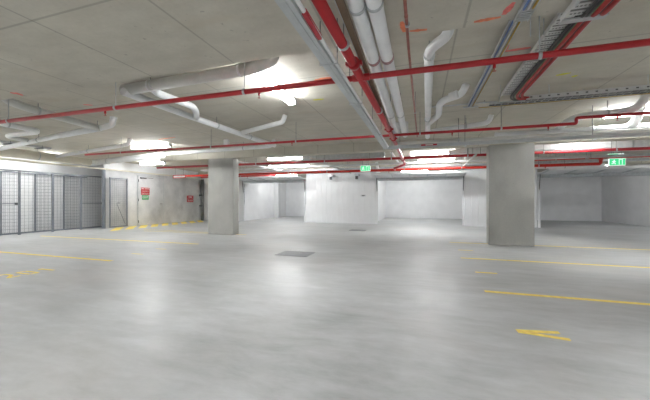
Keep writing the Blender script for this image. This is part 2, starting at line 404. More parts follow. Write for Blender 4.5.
# ------------------------------------------------------------------ red sprinkler pipes
pipe('sprinkler_pipe', 'thin red sprinkler pipe crossing the whole ceiling, nearest the camera', 'pipe', [(-13.6,3.16,2.5), (11.3,3.16,2.5)], .03, 'red',
     hangers=[(-6.38,3.16,2.5), (-4.05,3.16,2.5), (-2.0,3.16,2.5), (1.02,3.16,2.5), (4,3.16,2.5)], heads=[(-4.25,3.16,2.5), (-1.8,3.16,2.5), (.66,3.16,2.5), (3.2,3.16,2.5)], ring='galv', rodmat='galv')
root = pipe('sprinkler_main', 'thick red sprinkler main running away from the camera over middle', 'pipe', [(-.675,-.4,2.5), (-.535,6.0,2.5), (-.51,9.9,2.5), (-.51,10.6,2.5)], .042, 'red',
     hangers=[(-.607,2.45,2.5), (-.56,4.4,2.5), (-.518,8.4,2.5)], couplings=[((-.596,2.82,2.5),(0,1,0)), ((-.538,5.6,2.5),(0,1,0)), ((-.528,6.45,2.5),(0,1,0)), ((-.512,9.7,2.5),(0,1,0))], d=(0,1,0), ring='galv')
tube([(-.5,3.16,2.5), (-.68,3.16,2.5)], .038).build('tee_branch', 'red', root, True)
tube([(-.51,10.6,2.5), (-.52,11.2,2.5), (-.95,12.0,2.47), (-.95,12.35,2.45)], .042, fillet=.1).build('tail_elbow', 'red', root, True)
pipe('sprinkler_pipe', 'thin red sprinkler pipe before the beam, with a small step up', 'pipe', [(-9.4,6.4,2.56), (2.62,6.4,2.56), (2.62,6.4,2.66), (9.,6.4,2.66)], .027, 'red', fillet=.03,
     hangers=[(-8,6.4,2.56), (-5.0,6.4,2.56), (-2.7,6.4,2.56), (-.0,6.4,2.56), (1.45,6.4,2.56)], heads=[(-2.8,6.4,2.56), (.6,6.4,2.56), (2.2,6.4,2.56), (3.2,6.4,2.66)])
pipe('sprinkler_pipe', 'red sprinkler pipe running just behind the concrete beam', 'pipe', [(-10.6,10.1,2.6), (10.,10.3,2.6)], .042, 'red', hangers=[(-5.9,10.14,2.6), (-3.2,10.17,2.6), (-.9,10.19,2.6), (1.4,10.21,2.6), (3.4,10.23,2.6), (5.1,10.25,2.6)])
pipe('sprinkler_pipe', 'bright red sprinkler pipe above the garage doors with upturned elbow', 'pipe', [(-11.2,12.4,2.45), (5.8,12.5,2.45), (5.8,12.5,2.68), (6.1,12.5,2.68)], .05, 'redbright', fillet=.07,
     hangers=[(-5.6,12.43,2.45), (-3.8,12.44,2.45), (-.6,12.45,2.45), (1.5,12.46,2.45), (4,12.48,2.45)], heads=[(-5.9,12.43,2.45), (-1.2,12.45,2.45), (1.2,12.46,2.45), (4.2,12.48,2.45)], couplings=[((5.8,12.5,2.6),(.7,0,.7))])
pipe('sprinkler_pipe', 'thin red branch pipe passing in front of the far exit sign', 'pipe', [(3.3,12.72,2.67), (9.5,12.72,2.67)], .022, 'redbright', hangers=[(4.6,12.72,2.67), (7.6,12.72,2.67)])
pipe('sprinkler_pipe', 'short red pipe glimpsed between concrete wall and nearer column', 'pipe', [(-11.5,13.9,2.5), (-7.0,13.9,2.5)], .035, 'red', hangers=[(-9,13.9,2.5)], heads=[(-8.6,13.9,2.5)])
pipe('copper_pipe', 'slim pinkish copper pipe hung under the lower ceiling band', 'pipe', [(-.105,-.4,2.66), (-.105,2.9,2.66), (-.06,7.2,2.66)], .013, 'copper', hangers=[(-.1,2.6,2.66), (-.075,5.2,2.66)], d=(0,1,0),
     collars=[((-.105,2.48,2.66),(0,1,0),.04)], seg=10)

# ------------------------------------------------------------------ grey trunking with red labels
t = thing('cable_trunking', 'pale grey steel trunking with red labels, turning a corner at mid ceiling', 'cable tray', (-.8, 1, 2.38))
pr = [(-.045,-.03),(-.024,-.03),(-.02,-.035),(.012,-.035),(.016,-.03),(.045,-.03),(.045,.03),(-.045,.03)]
MB().extrude(pr[::-1], (-.772,-.4,2.39), (-.725,6.85,2.39)).build('trunking_run', 'tray', t)
MB().extrude(pr[::-1], (-.79,6.85,2.39), (9.5,6.85,2.39)).build('trunking_run', 'tray', t)
tube([(-.712,-.4,2.395), (-.665,6.78,2.395)], .0145).build('side_conduit', 'pvc', t, True)
for a, b in ((1.78, 2.1),):
    box((-.711,a,2.376), (-.683,b,2.411)).build('warning_label', 'signred', t)
box((.02,6.76,2.372), (.34,6.775,2.402)).build('warning_label', 'signred', t)
box((.11,6.757,2.378), (.26,6.76,2.395)).build('label_text', 'signwhite', t)
for y in (2.45, 3.55, 5.3): 
    xx = -.763+.0062*y
    m = MB().box((xx-.066,y-.007,2.349), (xx+.09,y+.007,2.354)).box((xx-.066,y-.007,2.349), (xx-.06,y+.007,2.44)).box((xx+.084,y-.007,2.349), (xx+.09,y+.007,2.44)); m.build('strap_bracket', 'galv', t)
    for x in (xx-.063, xx+.087): tube([(x,y,2.44), (x,y,soffit_at(y))], .005, seg=6).build('hanger_rod', 'rod', t)
for x in (.9, 3.1, 5.2):
    m = MB().box((x-.012,6.74,2.338), (x+.012,6.96,2.35)); m.build('strap_bracket', 'galv', t)
    tube([(x,6.95,2.34), (x,6.95,SLAB)], .006, seg=6).build('hanger_rod', 'rod', t)
pipe('grey_conduit', 'grey conduit pipe running above and behind the grey trunking', 'pipe', [(-.5,7.15,2.52), (9.6,7.15,2.52)], .035, 'pvcgrey', hangers=[(.8,7.15,2.52), (4.2,7.15,2.52)])

# brown channel and the pair of white pipes
t = thing('steel_channel', 'brown painted steel channel beside the thick red main', 'cable tray', (-.52, 1, 2.6))
MB().extrude([(-.024,-.02),(.024,-.02),(.024,.02),(-.024,.02)][::-1], (-.505,-.4,2.575), (-.56,6.6,2.575)).build('channel_web', 'brown', t)
MB().extrude([(-.003,-.024),(.003,-.024),(.003,.024),(-.003,.024)][::-1], (-.532,-.4,2.575), (-.587,6.6,2.575)).build('channel_edge', 'galv', t)
for y in (1.2, 4.0, 6.0): tube([(-.507-.0085*y,y,2.59), (-.54-.009*y,y,soffit_at(y))], .006, seg=6).build('hanger_rod', 'rod', t)
for x0, x1, lab in ((-.422, -.488, 'white drain pipe of the pair, on the side of the red main'), (-.318, -.312, 'white drain pipe of the pair, on the side of the slim pink pipe')):
    pipe('drain_pipe', lab, 'pipe', [(x0,-.4,2.645), (x1,6.9,2.645), (x1,7.15,2.75), (x1,7.15,SLAB)], .058, 'pvc', hangers=[(x0+(x1-x0)*.33,2.22,2.645), (x0+(x1-x0)*.75,5.2,2.645)], d=(0,1,0), seg=20,
         collars=[((x0+(x1-x0)*.46,3.10,2.645),(0,1,0),.045)], collar_mat='pink')

# ------------------------------------------------------------------ white drain pipes
pipe('drain_pipe', 'thick grey drain pipe along the step of ceiling, before the long light', 'pipe', [(-4.28,3.475,2.88), (-2.0,3.385,2.88), (-1.66,3.25,2.89), (-1.6,3.1,SLAB)], .078, 'pvcgrey', fillet=.16, hangers=[(-3.75,3.454,2.88), (-2.2,3.393,2.88)], seg=22, ring='pvc')
pipe('drain_pipe', 'long white drain pipe running from thick grey pipe towards the beam', 'pipe', [(-4.19,3.38,2.82), (-4.2,4.73,2.82), (-4.05,7.3,2.8), (-4.0,7.9,2.8)], .058, 'pvc', hangers=[(-4.155,5.5,2.814), (-4.085,6.7,2.805)], d=(0,1,0))
pipe('drain_pipe', 'short white drain pipe elbowing into the long white one', 'pipe', [(-3.65,3.40,2.87), (-3.83,3.62,2.85), (-3.78,4.35,2.85), (-3.92,4.6,2.84), (-4.13,4.85,2.82)], .056, 'pvc', fillet=.1, collars=[((-3.74,3.51,2.86),(-.18,.22,-.02),.1)])
pipe('drain_pipe', 'white pipe stub elbowing to the slab beyond the long light', 'pipe', [(-4.0,6.25,2.82), (-2.9,5.85,2.85), (-2.75,5.8,2.85), (-2.68,5.78,SLAB)], .05, 'pvc', fillet=.09)
pipe('drain_pipe', 'thick white drain pipe sweeping down from the ceiling step', 'pipe', [(-6.6,3.16,SLAB), (-6.64,3.28,2.89), (-6.71,3.6,2.865), (-6.82,4.93,2.82)], .068, 'pvcgrey', fillet=.14, hangers=[(-6.72,3.75,2.86)], d=(0,1,0), seg=20)
pipe('drain_pipe', 'white sloping drain pipe with flanged elbow to the slab', 'pipe', [(-12.6,5.95,2.8), (-8.45,5.15,2.81), (-6.75,4.95,2.83), (-6.32,4.85,2.84), (-6.28,4.85,SLAB)], .062, 'pvc', fillet=.14, hangers=[(-9.6,5.37,2.807), (-6.9,4.96,2.83)], collars=[((-6.28,4.85,2.985),(0,0,1),.03), ((-7.6,5.05,2.82),(1,-.12,.012),1.55)])
pipe('drain_pipe', 'white drain pipe with a hairpin bend beside the sloping one', 'pipe', [(-8.55,3.2,2.86), (-8.5,4.05,2.85), (-8.5,4.72,2.84), (-8.75,4.85,2.84), (-9.6,4.8,2.83), (-9.85,4.85,2.82), (-9.95,5.3,2.8)], .058, 'pvc', fillet=.1, hangers=[(-8.5,4.2,2.848)], d=(0,1,0), seg=18)
pipe('drain_pipe', 'white drain pipe elbowing up near the cage end', 'pipe', [(-12.3,7.4,2.78), (-8.5,6.75,2.83), (-8.02,6.65,2.84), (-7.98,6.65,SLAB)], .055, 'pvc', fillet=.1, hangers=[(-10.2,7.04,2.81)])
pipe('lagged_pipe', 'very thick pale lagged pipe above the storage cages', 'pipe', [(-12.4,1.2,2.73), (-12.4,8.6,2.74)], .15, 'beige', hangers=[(-12.4,6.9,2.737)], d=(0,1,0), seg=24)
pipe('lagged_pipe', 'thick white lagged pipe in front of the bright corner', 'pipe', [(-12.9,8.9,2.74), (-8.3,8.15,2.76)], .11, 'pvc', hangers=[(-11.5,8.67,2.74)], seg=24)
pipe('drain_pipe', 'white pipe running along the face of the beam', 'pipe', [(-8.1,8.1,2.78), (-4.4,8.0,2.8), (-4.15,8.0,2.81), (-4.1,8.05,SLAB)], .055, 'pvc', hangers=[(-5.1,8.02,2.8)], fillet=.1)
pipe('beige_conduit', 'thin beige pipe along the wall top above storage cages', 'pipe', [(-13.05,2,2.585), (-13.05,9.72,2.585)], .035, 'beige', hangers=[(-13.05,6,2.585)], d=(0,1,0))
t = thing('cable_tray', 'grey cable tray tucked between the lagged pipe and sloping drain', 'cable tray', (-11.85, 5, 2.93))
m = MB().box((-12.0,3.0,2.925), (-11.7,6.9,2.93)); m.build('tray_floor', 'traywhite', t)
for x in (-12.0, -11.712): box((x,3.0,2.925), (x+.012,6.9,2.975)).build('side_rail', 'traywhite', t)
for y in (5.8, 6.6): box((-12.03,y,2.9), (-11.67,y+.06,2.925)).build('support_bracket', 'dark', t); tube([(-11.68,y+.03,2.91), (-11.68,y+.03,SLAB)], .006, seg=6).build('hanger_rod', 'rod', t)
r = thing('junction_box', 'small white box fixed to slab before the nearer column', 'box', (-5.42, 7.6, 2.83))
box((-5.49,7.57,2.83), (-5.35,7.67,3.0)).build('box_body', 'housing', r, bevel=.008); box((-5.48,7.56,2.84), (-5.36,7.57,2.95)).build('box_lid', 'housing', r)
# drop pipe by the narrow ladder
pipe('drain_pipe', 'white drain pipe dropping from ceiling step by slim pink pipe', 'pipe', [(.29,3.28,SLAB), (.27,3.35,2.9), (.1,3.48,2.85), (.1,3.75,2.84), (.18,8.0,2.8)], .055, 'pvc', fillet=.09, hangers=[(.1,3.6,2.84), (.14,6.3,2.815)], d=(0,1,0), seg=18, collars=[((.1,3.62,2.84),(0,1,0),.08)])
pipe('drain_pipe', 'short white swan-neck branch joining the dropped drain pipe', 'pipe', [(.68,5.1,SLAB), (.62,5.12,2.86), (.36,5.22,2.82), (.31,5.4,2.81), (.33,6.0,2.8), (.17,6.6,2.8)], .055, 'pvc', fillet=.12, seg=16, collars=[((.5,5.09,2.84),(-.9,.5,-.15),.12)])
pipe('drain_pipe', 'white branch pipe leaving the drop pipe towards wide ladder', 'pipe', [(.18,7.5,2.8), (.34,7.3,2.8), (1.22,7.12,2.83), (1.38,7.08,2.85), (1.42,7.05,SLAB)], .05, 'pvc', fillet=.1, hangers=[(.95,7.175,2.82)])
# bent white pipes on the open side
pipe('drain_pipe', 'bent white drain pipe in the glare of the light on open side', 'pipe', [(2.97,8.72,2.77), (2.77,7.0,2.77), (2.86,6.78,2.77), (3.42,6.63,2.77), (3.56,6.56,2.80), (3.66,6.48,SLAB)], .06, 'pvc', fillet=.12, hangers=[(3.2,6.69,2.77)], d=(1,0,0), seg=18)
pipe('drain_pipe', 'stubby white pipe slanting beneath the light on open side', 'pipe', [(4.14,8.19,2.72), (3.99,7.4,2.72), (3.97,7.25,SLAB)], .075, 'pvc', fillet=.12, seg=18)
pipe('drain_pipe', 'white horizontal pipe behind the grey trunking on open side', 'pipe', [(1.6,7.6,2.68), (9.4,7.75,2.72)], .055, 'pvc', hangers=[(3.4,7.635,2.69), (5.6,7.68,2.7)])

# ------------------------------------------------------------------ cable ladders
def ladder(t, a, b, w, pitch, rail=.045, th=.006, mat='traywhite', rung=None):
    """rails and flat rungs from a to b, width w"""
    a, b = V(a), V(b); d = (b-a).normalized(); sd = d.cross(V((0,0,1)))
    for s in (-1, 1):
        MB().extrude([(-th/2,0),(th/2,0),(th/2,rail),(-th/2,rail)][::-1], a+sd*s*w/2, b+sd*s*w/2).build('side_rail', mat, t)
    n = int((b-a).length/pitch); m = MB()
    for i in range(n):
        c = a+d*(i+.5)*pitch; h = pitch*.36
        m.extrude([(-w/2,.004),(w/2,.004),(w/2,.012),(-w/2,.012)][::-1], c-d*h, c+d*h)
    m.build('rung_set', rung or mat, t)
    if w > .2:                                    # punched slots along each rung, plus dark strips as gap shade
        m = MB()
        for i in range(n):
            c = a+d*(i+.5)*pitch
            for q in range(5):
                o = c+sd*(-w/2+.03+q*.026); m.box(o+V((-.008,-.008,.002)), o+V((.008,.008,.0045)))
            m.box(c+sd*(-w/2+.01)-d*pitch*.5+V((0,-.008,.001)), c+sd*(w*.1)-d*pitch*.5+V((0,.008,.009)))  # dark strip standing in for the shadow between rungs
        m.build('rung_slot_gap_shade', 'rod', t)
def brackets(t, pts, top=None):
    for x, y, z, ax in pts:
        tube([(x,y,z), (x,y,top or soffit_at(y))], .006, seg=6).build('hanger_rod', 'galv', t)
def cable(name, label, pts, r, mat, fillet=.15, group=None):
    tag(tube(pts, r, seg=8, fillet=fillet).build(name, mat, None, True), label, 'cable', group)

t = thing('wide_cable_ladder', 'wide white cable ladder carrying red and black cables', 'cable ladder', (1.3, 3, 2.84))
ladder(t, (1.215,-.4,2.63), (1.215,2.88,2.63), .28, .095)
ladder(t, (1.33,2.98,2.84), (1.37,5.42,2.84), .31, .095)
box((1.07,2.84,2.62), (1.37,2.9,2.632)).build('end_bracket', 'galv', t); box((1.17,2.97,2.828), (1.49,3.02,2.84)).build('end_bracket', 'galv', t)
box((1.08,2.60,2.62), (1.09,2.66,2.73)).build('support_bracket', 'galv', t)
brackets(t, [(1.165,3.5,2.84,0), (1.19,5.3,2.84,0), (1.085,2.3,2.63,0), (1.345,2.3,2.63,0)])
w = 0
for off, r, mat, nm, lab in ((-.014, .013, 'black', 'black_cable', 'black cable nearest the bare rungs of wide ladder'), (.013, .013, 'black', 'black_cable', 'black cable beside the green one on wide ladder'),
                             (.031, .006, 'green', 'green_cable', 'thin green cable between black and red on wide ladder'), (.059, .021, 'redcable', 'red_cable', 'red cable beside the green one on wide ladder'),
                             (.088, .006, 'black', 'black_cable', 'thin black cable between red cables on wide ladder'), (.117, .021, 'redcable', 'red_cable', 'outermost red cable on the wide ladder')):
    e = (.124-off)
    cable(nm, lab, [(1.20+off,-.4,2.61), (1.20+off,2.84,2.61), (1.32+off,2.99,2.818), (1.355+off,5.25+e*.9, 2.818), (1.42+off+e*.2,5.50+e*.7,2.83), (1.72,5.53+e*.5,2.832), (7.5,5.53+e*.5,2.832)], r, mat, .10, 'cables on the wide ladder')
t = thing('cross_cable_ladder', 'white perforated cable ladder crossing behind the wide ladder', 'cable ladder', (2, 5.6, 2.85))
ladder(t, (1.6,5.56,2.795), (7.6,5.56,2.795), .11, .09, rail=.065, rung='rod')
m = MB()
for i in range(40): x = 1.65+i*.12; m.box((x,5.5005,2.822), (x+.03,5.5015,2.840))
m.build('rail_slot', 'dark', t)
brackets(t, [(1.9,5.495,2.86,0), (3.1,5.495,2.86,0), (4.6,5.495,2.86,0)])
t = thing('cross_cable_ladder', 'slim grey cable ladder with dark rungs behind the perforated one', 'cable ladder', (2, 5.9, 2.87))
ladder(t, (1.15,5.92,2.87), (7.6,5.92,2.87), .10, .1, rail=.035, mat='galv', rung='dark')
brackets(t, [(1.3,5.87,2.88,0), (2.5,5.87,2.88,0), (3.8,5.87,2.88,0)])
cable('yellow_cable', 'yellow cable sagging under the slim grey ladder', [(x, 5.99+.004*math.sin(x*9), 2.872-.008*abs(math.sin(x*4))) for x in [1.0+.25*i for i in range(24)]], .006, 'yellowcable', 0)
t = thing('narrow_cable_ladder', 'narrow steel cable ladder with blue and yellow cables', 'cable ladder', (.85, 3, 2.9))
ladder(t, (.80,-.4,2.685), (.80,2.9,2.685), .10, .035, rail=.03, mat='galv')
ladder(t, (.865,2.94,2.89), (.86,5.95,2.89), .10, .035, rail=.03, mat='galv')
box((.74,5.93,2.875), (.98,5.98,2.89)).build('end_bracket', 'galv', t)
brackets(t, [(.86,2.96,2.89,0), (.81,4.3,2.9,0), (.8,1.9,2.69,0)])
tube([(.872,2.90,2.56), (.872,2.90,2.73)], .005, seg=6).build('hanger_rod', 'galv', t)
for off, mat, nm, lab in ((-.035, 'blue', 'blue_cable', 'blue cable clipped under the narrow ladder'), (-.005, 'whitecable', 'white_cable', 'white cable clipped under the narrow ladder'), (.028, 'yellowcable', 'yellow_cable', 'yellow cable clipped under the narrow ladder')):
    cable(nm, lab, [(.80+off,-.4,2.676), (.80+off,2.7,2.676), (.865+off,3.05,2.88), (.86+off,5.9,2.88)], .009, mat, .1, 'cables on the narrow ladder')
pipe('thin_conduit', 'thin grey conduit at the far end of narrow ladder', 'pipe', [(.1,6.02,2.96), (1.3,6.02,2.96)], .012, 'galv', hangers=[(.4,6.02,2.96), (1.1,6.02,2.96)])

# ------------------------------------------------------------------ ducts and trays behind the beam
t = thing('air_duct', 'bright galvanised air duct running behind the wide column', 'duct', (2, 10.8, 2.7))
m = MB(); i0 = len(m.v)
secs = [(.9,2.70,2.86,10.7,11.0), (1.4,2.68,2.92,10.55,11.1), (2.2,2.68,2.93,10.55,11.1), (3.4,2.70,2.94,10.55,11.1), (3.9,2.66,2.97,10.5,11.15), (9.5,2.66,2.97,10.5,11.15)]
for x, z0, z1, y0, y1 in secs:
    c = .05; m.v += [(x,y0,z0+c),(x,y0,z1-c),(x,y0+c,z1),(x,y1-c,z1),(x,y1,z1-c),(x,y1,z0+c),(x,y1-c,z0),(x,y0+c,z0)]
for a in range(len(secs)-1):
    for j in range(8): m.f.append((a*8+j, a*8+(j+1) % 8, a*8+8+(j+1) % 8, a*8+8+j))
m.f += [tuple(reversed(range(8))), tuple(range(len(m.v)-8, len(m.v)))]
m.build('duct_body', 'duct', t)
for x in (1.45, 2.15, 3.95, 4.6, 5.6, 7): box((x-.02,10.485,2.645), (x+.02,11.165,2.985)).build('flange_joint', 'galv', t)
for x in (1.8, 4.2, 5.1): tube([(x,10.47,2.6), (x,10.47,SLAB)], .007, seg=6).build('hanger_rod', 'rod', t)
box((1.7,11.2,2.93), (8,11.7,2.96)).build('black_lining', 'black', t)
t = thing('air_duct', 'grey galvanised duct between beam and white panel wall', 'duct', (-2.4, 11, 2.75))
box((-4.3,10.75,2.73), (-1.2,11.15,2.95)).build('duct_body', 'galv', t, bevel=.015)
for x in (-4.2, -3.2, -2.2, -1.3): box((x-.015,10.735,2.715), (x+.015,11.165,2.965)).build('flange_joint', 'galv', t)
for x in (-3.7, -1.7): tube([(x,10.72,2.7), (x,10.72,SLAB)], .007, seg=6).build('hanger_rod', 'rod', t); box((x-.02,10.70,2.69), (x+.02,11.2,2.715)).build('support_bracket', 'rod', t)
for x, z, r, mat, lab in ((-3.55, 2.66, .035, 'pvcgrey', 'grey pipe passing under the duct near the exit sign'), (-.95, 2.86, .04, 'pvc', 'white pipe running from the beam to the middle garage'), (1.55, 2.55, .03, 'pvcgrey', 'slim grey pipe running towards the panel wall behind wide column'), (-6.6, 2.7, .035, 'pvc', 'slim white pipe running towards the pier garage')):
    pipe('service_pipe', lab, 'pipe', [(x,9.7,z), (x+.1,15.5,z)], r, mat, hangers=[(x+.02,10.4,z), (x+.06,13.9,z)], d=(0,1,0))
def tray(name, label, x0, x1, y, z, w, mat, cat='cable tray', hang=()):
    t = thing(name, label, cat, (x0, y, z))
    box((x0,y-w/2,z), (x1,y+w/2,z+.008)).build('tray_floor', mat, t)
    for s in (-1, 1): box((x0,y+s*w/2-.006,z), (x1,y+s*w/2+.006,z+.06)).build('side_rail', mat, t)
    for x in hang:
        box((x-.02,y-w/2-.04,z-.025), (x+.02,y+w/2+.04,z)).build('support_bracket', 'galv', t)
        for s in (-1, 1): tube([(x,y+s*(w/2+.03),z-.02), (x,y+s*(w/2+.03),SLAB)], .006, seg=6).build('hanger_rod', 'rod', t)
    return t
tray('cable_tray', 'long white cable tray between beam and garage fronts', -9.8, 9.6, 11.9, 2.60, .22, 'traywhite', hang=(-7.5, -4.6, -2.0, .6, 2.9, 5.2))
tray('cable_tray', 'grey cable tray just before the garage fronts', -10.5, 9.6, 13.4, 2.62, .3, 'galv', hang=(-6.2, -3.1, -.4, 1.9, 4.6))
pipe('drain_pipe', 'white pipe above the middle garage door, with drop elbow', 'pipe', [(-1.75,12.9,2.85), (-1.7,12.9,2.5), (3.1,13.0,2.5)], .06, 'pvc', fillet=.1, hangers=[(.4,12.94,2.5), (1.7,12.97,2.5)])
pipe('drain_pipe', 'grey pipe beyond beam above the pier garage', 'pipe', [(-8.6,11.3,2.72), (-3.6,11.3,2.74), (-3.3,11.3,2.8), (-2.4,11.9,2.82)], .06, 'pvcgrey', fillet=.12, hangers=[(-5.5,11.3,2.73)])
pipe('drain_pipe', 'white pipe over the doorway past the wide column', 'pipe', [(3.5,13.05,2.45), (6.2,13.1,2.45)], .06, 'pvc', hangers=[(5,13.08,2.45)])
pipe('drain_pipe', 'grey pipe slanting above the far exit sign', 'pipe', [(4.5,11.2,2.80), (5.2,12.2,2.84), (8.9,12.0,2.86)], .05, 'pvcgrey', fillet=.15, hangers=[(6.2,12.15,2.845)])

# small fittings on the white panel wall
for x, lab in ((-4.55, 'small dark bracket near the middle of white panel wall top'), (-3.15, 'small dark bracket at the white panel wall top, by the exit sign')):
    t = thing('wall_bracket', lab, 'bracket', (x, 15.7, 2.5))
    box((x-.1,15.5,2.5), (x+.1,15.9,2.62)).build('bracket_arm', 'galv', t); box((x-.06,15.5,2.34), (x+.06,15.62,2.5)).build('bracket_hook', 'dark', t)
t = thing('wall_plate', 'small grey plate fixed on the white panel wall below the exit sign', 'plate', (-2.85, 15.88, 1.48))
box((-3.0,15.88,1.44), (-2.72,15.9,1.53)).build('plate_body', 'galv', t); box((-2.93,15.872,1.46), (-2.79,15.88,1.51)).build('plate_face', 'dark', t)
# exit signs
def exit_sign(x, y, z, w, h, label, top):
    t = thing('exit_sign', label, 'exit sign', (x, y, z))
    box((x-w/2,y-.03,z-h/2), (x+w/2,y+.03,z+h/2)).build('sign_box', 'exitwhite', t, bevel=.006)
    f = box((x-w/2+.012,y-.034,z-h/2+.012), (x+w/2-.012,y-.0305,z+h/2-.012)).build('sign_face', 'exitgreen', t)
    # running figure through a doorway
    s = h*.42; cx = x-w*.2; yy = y-.036
    m = MB(); m.tube([(cx+.05*s,yy,z+.62*s), (cx+.05*s,yy+.003,z+.62*s)], .17*s, seg=12)
    for a in ([(cx,z+.4*s), (cx-.1*s,z-.1*s)], [(cx-.1*s,z-.1*s), (cx+.3*s,z-.4*s), (cx+.25*s,z-.8*s)], [(cx-.1*s,z-.1*s), (cx-.3*s,z-.5*s), (cx-.7*s,z-.55*s)], [(cx,z+.35*s), (cx+.45*s,z+.1*s)], [(cx,z+.35*s), (cx-.45*s,z+.2*s), (cx-.5*s,z-.05*s)]):
        m.tube([(p, yy, q) for p, q in a], .11*s, seg=6)
    m.build('running_figure', 'exitwhite', t)
    dx = x+w*.2; m = MB()
    for a, b in (((dx-.5*s,-.9*s),(dx-.36*s,.9*s)), ((dx+.36*s,-.9*s),(dx+.5*s,.9*s)), ((dx-.5*s,.76*s),(dx+.5*s,.9*s))): m.box((a[0],yy-.002,z+a[1]), (b[0],yy+.002,z+b[1]))
    m.build('doorway_symbol', 'exitwhite', t)
    for dx in (-w*.3, w*.3): tube([(x+dx,y,z+h/2), (x+dx,y,top)], .008, seg=6).build('hanger_rod', 'rod', t)
exit_sign(-2.03, 11.75, 2.47, .38, .22, 'lit green exit sign hanging above the white panel wall', SLAB)
exit_sign(6.46, 12.95, 2.54, .46, .24, 'lit green exit sign hanging above the doorway past wide column', SLAB)
t = thing('sign_backing', 'second green sign panel just above the far exit sign', 'exit sign', (6.46, 13.02, 2.78))
box((6.24,12.99,2.70), (6.68,13.03,2.84)).build('sign_panel', 'exitwhite', t); box((6.26,12.985,2.72), (6.52,12.99,2.83)).build('sign_face', 'exitgreen', t)
tube([(6.4,13.01,2.84), (6.4,13.01,SLAB)], .008, seg=6).build('hanger_rod', 'rod', t)

# ------------------------------------------------------------------ garage doors (tilted open, overhead)
def garage_door(x0, x1, label):
    t = thing('garage_door', label, 'garage door', (x0, 15.9, 0), 'open tilt-up garage doors', 'thing')
    y0, z0, y1, z1 = 14.55, 2.53, 16.75, 2.36
    m = MB().extrude([(-(x1-x0)/2,-.015),((x1-x0)/2,-.015),((x1-x0)/2,.015),(-(x1-x0)/2,.015)][::-1], ((x0+x1)/2,y0,z0), ((x0+x1)/2,y1,z1)); m.build('door_leaf', 'white_wall', t)
    m = MB()
    n = 5
    for i in range(n+1):
        x = x0+.05+(x1-x0-.1)*i/n; m.extrude([(-.025,-.05),(.025,-.05),(.025,-.014),(-.025,-.014)][::-1], (x,y0+.03,z0), (x,y1,z1))
    m.build('stiffener', 'galv', t)
    box((x0-.05,y0-.03,z0-.08), (x1+.05,y0+.02,z0+.02)).build('bottom_rail', 'housing', t)
    box((x0,y1-.02,z1-.06), (x1,y1+.03,z1+.02)).build('top_rail', 'galv', t)
    for s, x in ((1, x0), (-1, x1)):
        box((x,15.86,0), (x+s*.09,15.9,2.3)).build('door_jamb', 'white_wall', t)
        box((x+s*.02,15.95,1.0), (x+s*.06,16.0,2.2)).build('spring_track', 'galv', t)
        tube([(x+s*.05,15.97,1.15), (x+s*.04,15.75,2.42)], .018, seg=8).build('lifting_arm', 'dark', t, True)
        tube([(x+s*.05,15.93,1.3), (x+s*.05,15.93,1.95)], .028, seg=8).build('spring', 'dark', t, True)
    box((x0,15.9,2.28), (x1,15.98,2.4)).build('door_head', 'galv', t)
    c = (x0+x1)/2
    box((c-.12,16.0,2.30), (c+.12,16.35,2.345)).build('door_opener', 'dark', t)
garage_door(-10.15, -6.12, 'open tilt-up door over the garage with the white pier')
garage_door(-2.18, 2.03, 'open tilt-up door over the empty middle garage')
garage_door(5.07, 10.2, 'open tilt-up door over the dim garage past wide column')

# ------------------------------------------------------------------ concrete wall: fire door, signs, pipe
d = tag(box((-13.1,11.35,.02), (-13.075,12.85,2.42)).build('door_1', 'wallconc'), 'flush grey steel fire door in the concrete wall', kind='structure'); 
m = MB()
for a, b in (((11.30,0),(11.35,2.46)), ((12.85,0),(12.90,2.46)), ((11.30,2.42),(12.90,2.46))): m.box((-13.1,a[0],a[1]), (-13.085,b[0],b[1]))
m.build('door_frame', 'galv', d)
for z in (.2, 1.25, 2.2): tube([(-13.072,11.36,z-.06), (-13.072,11.36,z+.06)], .014, seg=8).build('hinge', 'dark', d)
box((-13.075,11.45,2.30), (-13.0,11.75,2.36)).build('door_closer', 'dark', d); box((-13.02,11.75,2.34), (-13.0,12.15,2.36)).build('closer_arm', 'dark', d)
tube([(-13.07,12.72,1.05), (-13.02,12.72,1.05), (-13.02,12.6,1.05)], .012, seg=8).build('door_handle', 'dark', d)
ROT = (math.pi/2, 0, math.pi/2)
def wall_sign(y, z, w, h, mat, lines, label):
    t = thing('safety_sign', label, 'sign', (-13.06, y, z))
    box((-13.074,y-w/2,z-h/2), (-13.064,y+w/2,z+h/2)).build('sign_plate', mat, t)
    n = len(lines)
    for i, l in enumerate(lines):
        letters(l, h/n*.75, 'signwhite', t, (-13.0625, y, z+h/2-h/n*(i+.5)), ROT)
wall_sign(11.74, 1.685, .48, .36, 'signred', ['FIRE DOOR', 'DO NOT', 'OBSTRUCT'], 'red sign with three white lines on the fire door')
wall_sign(11.74, 1.375, .38, .22, 'signgreen', ['EXIT'], 'small green sign below the red one on the fire door')
t = thing('safety_sign', 'lone red sign with white lettering further along concrete wall', 'sign', (-13.08, 14.85, 1.34))
box((-13.1,14.6,1.33), (-13.09,15.12,1.52)).build('sign_plate', 'signred', t); box((-13.1,14.6,1.13), (-13.09,15.12,1.315)).build('sign_plate', 'signred', t)
letters('FIRE', .15, 'signwhite', t, (-13.088, 14.86, 1.425), ROT); letters('DOOR', .13, 'signwhite', t, (-13.088, 14.86, 1.22), ROT)
t = thing('downpipe', 'dark grey downpipe in the corner at end of concrete wall', 'pipe', (-12.98, 15.75, 0))
tube([(-12.98,15.78,0), (-12.98,15.78,2.55)], .085, seg=16).build('pipe_run', 'rod', t, True)
for z in (.9, 1.55): box((-13.1,15.62,z-.04), (-12.86,15.7,z+.04)).build('pipe_bracket', 'dark', t)
t = thing('hanging_sign', 'red bordered white sign hanging by concrete wall top', 'sign', (-12.6, 13.4, 2.5))
